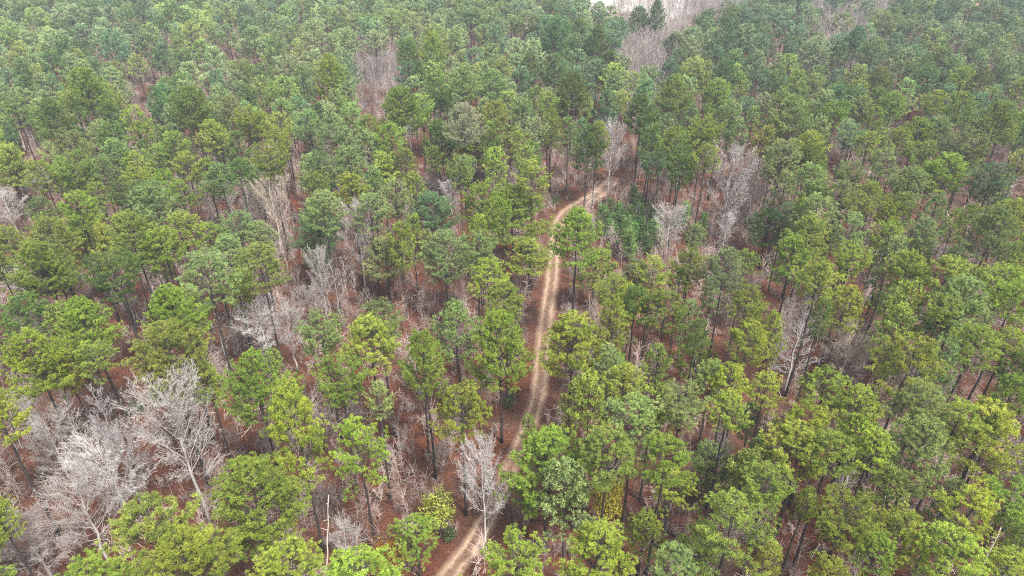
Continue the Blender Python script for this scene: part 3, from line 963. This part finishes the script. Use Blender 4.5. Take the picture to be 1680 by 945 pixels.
def inpoly(x, y, poly):
    c = False
    j = len(poly) - 1
    for i in range(len(poly)):
        xi, yi = poly[i]; xj, yj = poly[j]
        if (yi > y) != (yj > y) and x < (xj - xi) * (y - yi) / (yj - yi + 1e-12) + xi:
            c = not c
        j = i
    return c

# openings in the canopy, given where their GROUND lies in the photo
OPEN = [
 [(860, -120), (1290, -120), (1215, 40), (1160, 90), (1105, 150), (1110, 205), (1005, 205), (1000, 150), (1010, 100), (985, 70), (900, 45), (850, 10)],
 [(1320, 15), (1465, 5), (1460, 70), (1420, 115), (1400, 150), (1345, 150), (1310, 80)],
 [(1545, -80), (1690, -80), (1680, 20), (1630, 35), (1560, 20)],
 [(575, 115), (665, 110), (665, 190), (620, 215), (565, 190)],
]
# where the photo shows no crowns (crown heights, in the photo)
CLEAR = [
 [(470, 420), (920, 400), (920, 945), (430, 945)],
 [(0, 600), (380, 600), (380, 945), (0, 945)], [(330, 480), (520, 470), (520, 600), (330, 600)], [(430, 300), (480, 300), (500, 520), (430, 520)], [(560, 400), (620, 380), (680, 560), (540, 540)],
 [(540, 680), (850, 690), (850, 945), (540, 945)], [(860, 280), (1060, 250), (1060, 350), (1000, 420), (920, 420), (930, 650), (850, 760), (840, 500), (895, 430)], [(1150, 240), (1250, 240), (1250, 420), (1150, 420)],
 [(1250, 460), (1450, 460), (1450, 640), (1250, 640)], [(990, 320), (1160, 310), (1160, 430), (990, 430)], [(1380, 400), (1440, 400), (1440, 540), (1380, 540)],
 [(1490, 390), (1600, 390), (1590, 450), (1490, 450)], [(1540, 600), (1680, 590), (1680, 720), (1540, 760)], [(300, 290), (430, 290), (430, 360), (300, 360)], [(0, 300), (60, 290), (60, 390), (0, 390)]]
def near_road(X, Y, m):
    d = (road_w[::3, 0] - X) ** 2 + (road_w[::3, 1] - Y) ** 2
    return d.min() < m * m

# far pine forest
FARV = []
for i, (pf, kw) in enumerate([(prof_dome, {}), (prof_egg, dict(H=9.0)), (prof_flat, dict(H=7.0)), (prof_open, {}), (prof_dome, dict(lump=0.45)), (prof_egg, dict(H=8.5, irregular=0.35))]):
    mb = pine_crown(pf, 600 + i, limbs=38, subs=8, tufts=2, blades=14, tr=0.40, bw=0.042, **kw)
    H = kw.get("H", 8.0)
    off = 18.0 - H
    mb.v = [p + np.array([0, 0, off]) for p in mb.v]
    tb = pine_trunk(650 + i)
    mb.add([p * np.array([1, 1, (off + 0.4) / 10]) for p in tb.v], tb.f, 0)
    FARV.append(mb.mesh("far_pine", [M_BARK, M_NEEDLE_I]))

TK = np.array(taken)
def spaced(cands, dmin, blocked, keep):
    cell = {}
    out = []
    for (x, y) in cands:
        k = (int(x // dmin), int(y // dmin))
        bad = False
        for a in (-1, 0, 1):
            for b in (-1, 0, 1):
                for (u, v) in cell.get((k[0] + a, k[1] + b), ()):
                    if (u - x) ** 2 + (v - y) ** 2 < dmin * dmin:
                        bad = True
        if bad or not keep(x, y):
            continue
        cell.setdefault(k, []).append((x, y))
        out.append((x, y))
    return out

def keep_pine(X, Y):
    x, y = proj((X, Y, 0))
    xc, yc = proj((X, Y, 14))
    for k, p in enumerate(OPEN):
        if inpoly(x, y, p) and g.uniform() > (0.0, 0.14, 0.1, 0.12)[k]:
            return False
    if near_road(X, Y, 6.0):
        return False
    dd = np.hypot(TK[:, 0] - X, TK[:, 1] - Y)
    if (dd - np.maximum(TK[:, 2] * 0.65, 0.8)).min() < 1.2:
        return False
    inside = -40 < xc < 1720 and yc < 985
    if inside:
        for (tx, ty, fx, fy, w) in [b[:5] for b in BARE]:
            if abs(xc - (tx + fx) / 2) < w * 0.5 + 14 and ty - 5 < yc < fy + 25:
                return False
        for p in CLEAR:
            if inpoly(xc, yc, p):
                return False
        if yc > 900 or g.uniform() < np.interp(yc, [110, 230, 420, 640], [0.08, 0.12, 0.15, 0.2]):
            return False
    return True
cand = np.c_[g.uniform(-420, 420, 40000), g.uniform(28, 480, 40000)]
cand = [(x, y) for x, y in cand if abs(x) < 70 + 0.93 * y]
def clumped(X, Y):
    # ragged stand: some ground stays open between groups of trees
    return math.sin(X * 0.061 + 1.7 * math.sin(Y * 0.031)) * math.sin(Y * 0.047 + 1.3 * math.sin(X * 0.043)) > -0.62 or g.uniform() < 0.25
far = spaced([c for c in cand if c[1] < 190], 5.4, None, keep_pine)
far += spaced([c for c in cand if c[1] >= 190], 6.3, None, lambda x, y: clumped(x, y) and keep_pine(x, y))
pts, rots, scl, idx, tin = [], [], [], [], []
tint_codes = list("SSSSSGGYBBDDO")
for (x, y) in far:
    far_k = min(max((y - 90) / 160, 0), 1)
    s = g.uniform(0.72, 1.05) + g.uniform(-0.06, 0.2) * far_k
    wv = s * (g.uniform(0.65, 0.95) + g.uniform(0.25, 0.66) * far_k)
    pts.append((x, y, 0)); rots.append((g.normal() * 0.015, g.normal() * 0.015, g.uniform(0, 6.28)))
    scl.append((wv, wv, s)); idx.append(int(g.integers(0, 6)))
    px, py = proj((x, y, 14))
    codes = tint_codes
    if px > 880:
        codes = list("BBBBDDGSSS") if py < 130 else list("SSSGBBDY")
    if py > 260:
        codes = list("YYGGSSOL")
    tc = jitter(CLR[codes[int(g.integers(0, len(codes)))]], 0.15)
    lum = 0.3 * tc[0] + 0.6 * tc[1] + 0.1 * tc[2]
    q = 0.22 * far_k  # distance haze put into the tint: greyer, cooler and brighter far off
    haze_lift = 1.06 + 0.25 * far_k * (1 if px < 1000 else 0.3)
    tin.append(tuple((v * (1 - q) + lum * q * k3) * haze_lift for v, k3 in zip(tc, (0.85, 1.0, 1.0))))
print("far pines", len(far), "traced", NP)
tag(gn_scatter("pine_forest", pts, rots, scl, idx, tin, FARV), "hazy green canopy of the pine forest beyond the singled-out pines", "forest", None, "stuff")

# grey leafless thickets
THV = []
for i in range(4):
    a, b = bare_tree(700 + i, H=10, W=3.6, habit="slender" if i % 2 else "upright", prim=13, sec=4, ter=3, twig=2, r0=0.075, tw=0.013)
    a.add(b.v, b.f, 0)
    THV.append(a.mesh("thicket_tree", [M_PALE_I]))
TH = [[(1005, 85), (1040, 60), (1120, 75), (1115, 210), (1000, 210)], [(1315, 10), (1470, 0), (1465, 75), (1425, 120), (1400, 155), (1345, 155), (1305, 80)],
      [(860, 60), (905, 55), (900, 110), (865, 110)], [(570, 120), (665, 112), (665, 190), (620, 215), (565, 190)], [(1120, 20), (1290, -30), (1300, 10), (1200, 90)],
      [(400, 330), (480, 330), (480, 470), (440, 500), (415, 420)], [(500, 430), (620, 450), (610, 560), (490, 530)], [(930, 110), (1000, 130), (990, 170), (930, 160)],
      [(1190, 330), (1270, 340), (1250, 420), (1170, 430)], [(1520, 395), (1590, 400), (1570, 450), (1500, 450)], [(980, -60), (1250, -60), (1210, 40), (1110, 70), (1010, 40)],
      [(20, 700), (330, 690), (360, 830), (200, 945), (20, 945)], [(560, 740), (760, 740), (760, 900), (560, 930)], [(1280, 560), (1460, 560), (1460, 680), (1280, 680)]]
TSC = [1.0, 1.2, 1, 1, 1.1, 1.35, 1.15, 1, 1.2, 1, 1, 1, 1, 1]
TD = [0.30, 0.30, 0.15, 0.12, 0.15, 0.20, 0.15, 0.12, 0.16, 0.14, 0.07, 0.10, 0.08, 0.07]
pts, rots, scl, idx, tin = [], [], [], [], []
for poly, den, tsc in zip(TH, TD, TSC):
    w = np.array([at(x, max(y, -70))[:2] for x, y in poly])
    lo, hi = w.min(0), w.max(0)
    n = int(den * np.prod(hi - lo))
    for k in range(n):
        X, Y = g.uniform(lo[0], hi[0]), g.uniform(lo[1], hi[1])
        x, y = proj((X, Y, 0))
        if not inpoly(x, y, poly) or near_road(X, Y, 3.5):
            continue
        s = g.uniform(0.45, 1.0) * (0.75 if Y < 130 else (1.0 if Y < 230 else 1.25)) * tsc
        pts.append((X, Y, 0)); rots.append((g.normal() * 0.03, g.normal() * 0.03, g.uniform(0, 6.28)))
        scl.append((s, s, s * g.uniform(0.9, 1.15))); idx.append(int(g.integers(0, 4)))
        k2 = g.uniform(0.4, 1.1)
        tin.append((0.76 * k2, 0.70 * k2, 0.68 * k2))
print("thicket", len(pts))
tag(gn_scatter("bare_thicket", pts, rots, scl, idx, tin, THV), "grey leafless thickets of slender stems between the pines", "thicket", None, "stuff")

# bare undergrowth over the litter
UGV = [bush(800 + i, *p).mesh("undergrowth_bush", [M_TWIG_I]) for i, p in enumerate([(1.3, 1.8, 9, 7), (2.2, 2.2, 8, 9), (3.2, 1.8, 6, 12), (0.8, 1.6, 10, 6), (5.0, 1.6, 3, 22), (6.5, 1.8, 2, 34)])]
pts, rots, scl, idx, tin = [], [], [], [], []
cand = np.c_[g.uniform(-330, 330, 78000), g.uniform(20, 330, 78000)]
for (x, y) in cand:
    if abs(x) > 48 + 0.82 * y:
        continue
    if g.uniform() > (0.99 if y < 170 else 0.6):
        continue
    if near_road(x, y, 2.6):
        continue
    dens = 0.5 + 0.5 * math.sin(x * 0.11 + 1.3) * math.sin(y * 0.09 + x * 0.03)
    if g.uniform() > 0.35 + 0.65 * dens:
        continue
    s = g.uniform(0.6, 1.25)
    pts.append((x, y, 0)); rots.append((g.normal() * 0.08, g.normal() * 0.08, g.uniform(0, 6.28)))
    scl.append((s, s, s)); idx.append(int(g.choice(6, p=[0.18, 0.20, 0.18, 0.10, 0.19, 0.15])))
    k2 = g.uniform(0.45, 1.35)
    tin.append((0.68 * k2, 0.61 * k2, 0.58 * k2))
print("undergrowth", len(pts))
tag(gn_scatter("undergrowth", pts, rots, scl, idx, tin, UGV), "leafless brown undergrowth of twigs and saplings over the leaf litter", "undergrowth", None, "stuff")

# fallen branches on the floor
for i, (x1, y1, x2, y2, lab) in enumerate([(632, 656, 660, 640, "pale fallen branch under the pines left of the track, mid height"),
        (1345, 893, 1330, 918, "pale fallen branch in the reddish opening at lower right"),
        (420, 690, 395, 720, "pale broken branch beside the widest bare tree"), (690, 860, 660, 868, "grey fallen branch above the rusty orange tree"),
        (1060, 868, 1100, 872, "pale fallen branch behind the round pine right of the yellow-leafed tree")]):
    a, b = at(x1, y1), at(x2, y2)
    mb = MB()
    v = b - a
    sd = np.array([-v[1], v[0], 0]) * 0.3
    mb.tube([np.array([0, 0, 0.06]), v * 0.5 + np.array([0.1, 0.15, 0.14]), v + np.array([0, 0, 0.08])], [0.06, 0.045, 0.02], 5, 0)
    for t, s in ((0.4, 1), (0.65, -1), (0.8, 1)):
        mb.tube([v * t + np.array([0.08, 0.1, 0.12]), v * (t + 0.25) + sd * s + np.array([0, 0, 0.25])], [0.025, 0.008], 4, 0)
    o = link("fallen_branch", mb.mesh("fallen_branch", [M_SNAG], True))
    o.location = a
    tag(o, lab, "branch")

# ------------------------------------------------------------------ labels that single each pine out
marks += [("the puddles on the track", 909, 415, 16), ("the bend of the track", 985, 318, 40), ("the track's lower end", 770, 900, 40), ("the field", 1050, 20, 60), ("the bare orange earth at the top", 1615, 6, 40),
          ("the middle of the straight track", 888, 590, 30), ("the far grey thicket below the field", 1055, 125, 60), ("the photo's top left corner", 0, 0, 40), ("the photo's bottom right corner", 1680, 945, 40), ("the photo's top right corner", 1680, 0, 40)]
DIRS = ["right of", "above right of", "above", "above left of", "left of", "below left of", "below", "below right of"]
ORD = ["first", "second", "third", "fourth", "fifth", "sixth", "seventh"]
for noun in ("pine", "young pine"):
    T = [t for t in trees if t["noun"] == noun]
    opts = {i: [] for i in range(len(T))}
    for mi, (ph, mx, my, mw) in enumerate(marks):
        sect = [[] for _ in range(8)]
        for i, t in enumerate(T):
            dx, dy = t["x"] - mx, my - t["y"]
            sect[int(((math.atan2(dy, dx) + math.pi / 8) % (2 * math.pi)) / (math.pi / 4)) % 8].append((math.hypot(dx, dy), i))
        for s in range(8):
            for k, (dist, i) in enumerate(sorted(sect[s])[:7]):
                opts[i].append((k * 60 + dist, mi, s, k))
    for i, t in enumerate(T):
        cost, mi, s, k = min(opts[i])
        if k == 0:
            t["o"]["label"] = f"{t['look']} {noun} just {DIRS[s]} {marks[mi][0]}"
        else:
            t["o"]["label"] = f"{t['look']} {noun}, {ORD[k]} {DIRS[s]} {marks[mi][0]}"

# ------------------------------------------------------------------ haze
hz = bpy.data.meshes.new("haze")
x0, x1, y0, y1, z0, z1 = -920, 920, -170, 1320, -1.0, 66.0
hz.from_pydata([(x0, y0, z0), (x1, y0, z0), (x1, y1, z0), (x0, y1, z0), (x0, y0, z1), (x1, y0, z1), (x1, y1, z1), (x0, y1, z1)], [],
               [(0, 3, 2, 1), (4, 5, 6, 7), (0, 1, 5, 4), (1, 2, 6, 5), (2, 3, 7, 6), (3, 0, 4, 7)])
m, nt, out = new_mat("thin haze")
pv = N(nt, "ShaderNodeVolumePrincipled")
pv.inputs["Color"].default_value = (0.78, 0.88, 1.0, 1)
pv.inputs["Density"].default_value = 0.00027
L(nt, pv.outputs[0], out.inputs["Volume"])
hz.materials.append(m)
tag(link("haze", hz), kind="stuff")

# ------------------------------------------------------------------ light
EL, AZ = R(58), R(140)       # azimuth clockwise from +Y
sun_d = bpy.data.lights.new("sun", "SUN")
sun_d.energy = 1.5
sun_d.angle = R(10)
sun_d.color = (1.0, 0.96, 0.88)
sun = link("sun", sun_d)
dirv = Vector((math.sin(AZ) * math.cos(EL), math.cos(AZ) * math.cos(EL), math.sin(EL)))
sun.rotation_euler = dirv.to_track_quat("Z", "Y").to_euler()
w = bpy.data.worlds.new("World")
scene.world = w
w.use_nodes = True
nt = w.node_tree
bg = nt.nodes["Background"]
sky = nt.nodes.new("ShaderNodeTexSky")
sky.sky_type = "NISHITA"
sky.sun_disc = False
sky.sun_elevation = EL
sky.sun_rotation = AZ
sky.air_density, sky.dust_density, sky.ozone_density = 1.0, 3.0, 1.0
hs = nt.nodes.new("ShaderNodeHueSaturation")
hs.inputs["Saturation"].default_value = 0.45
nt.links.new(sky.outputs[0], hs.inputs["Color"])
nt.links.new(hs.outputs[0], bg.inputs[0])
bg.inputs[1].default_value = 0.05

scene.view_settings.view_transform = "Standard"
scene.view_settings.look = "None"
scene.view_settings.gamma = 1
scene.view_settings.exposure = 2.68
c = scene.cycles
c.filter_width = 1.1
c.max_bounces = 6
c.diffuse_bounces = 2
c.glossy_bounces = 1
c.transmission_bounces = 3
c.transparent_max_bounces = 4
c.volume_bounces = 0
c.use_adaptive_sampling = False
c.use_denoising = False
c.sample_clamp_indirect = 0.6
c.sample_clamp_direct = 2.5
c.denoiser = "OPENIMAGEDENOISE"
c.denoising_input_passes = "RGB_ALBEDO_NORMAL"
c.denoising_prefilter = "ACCURATE"
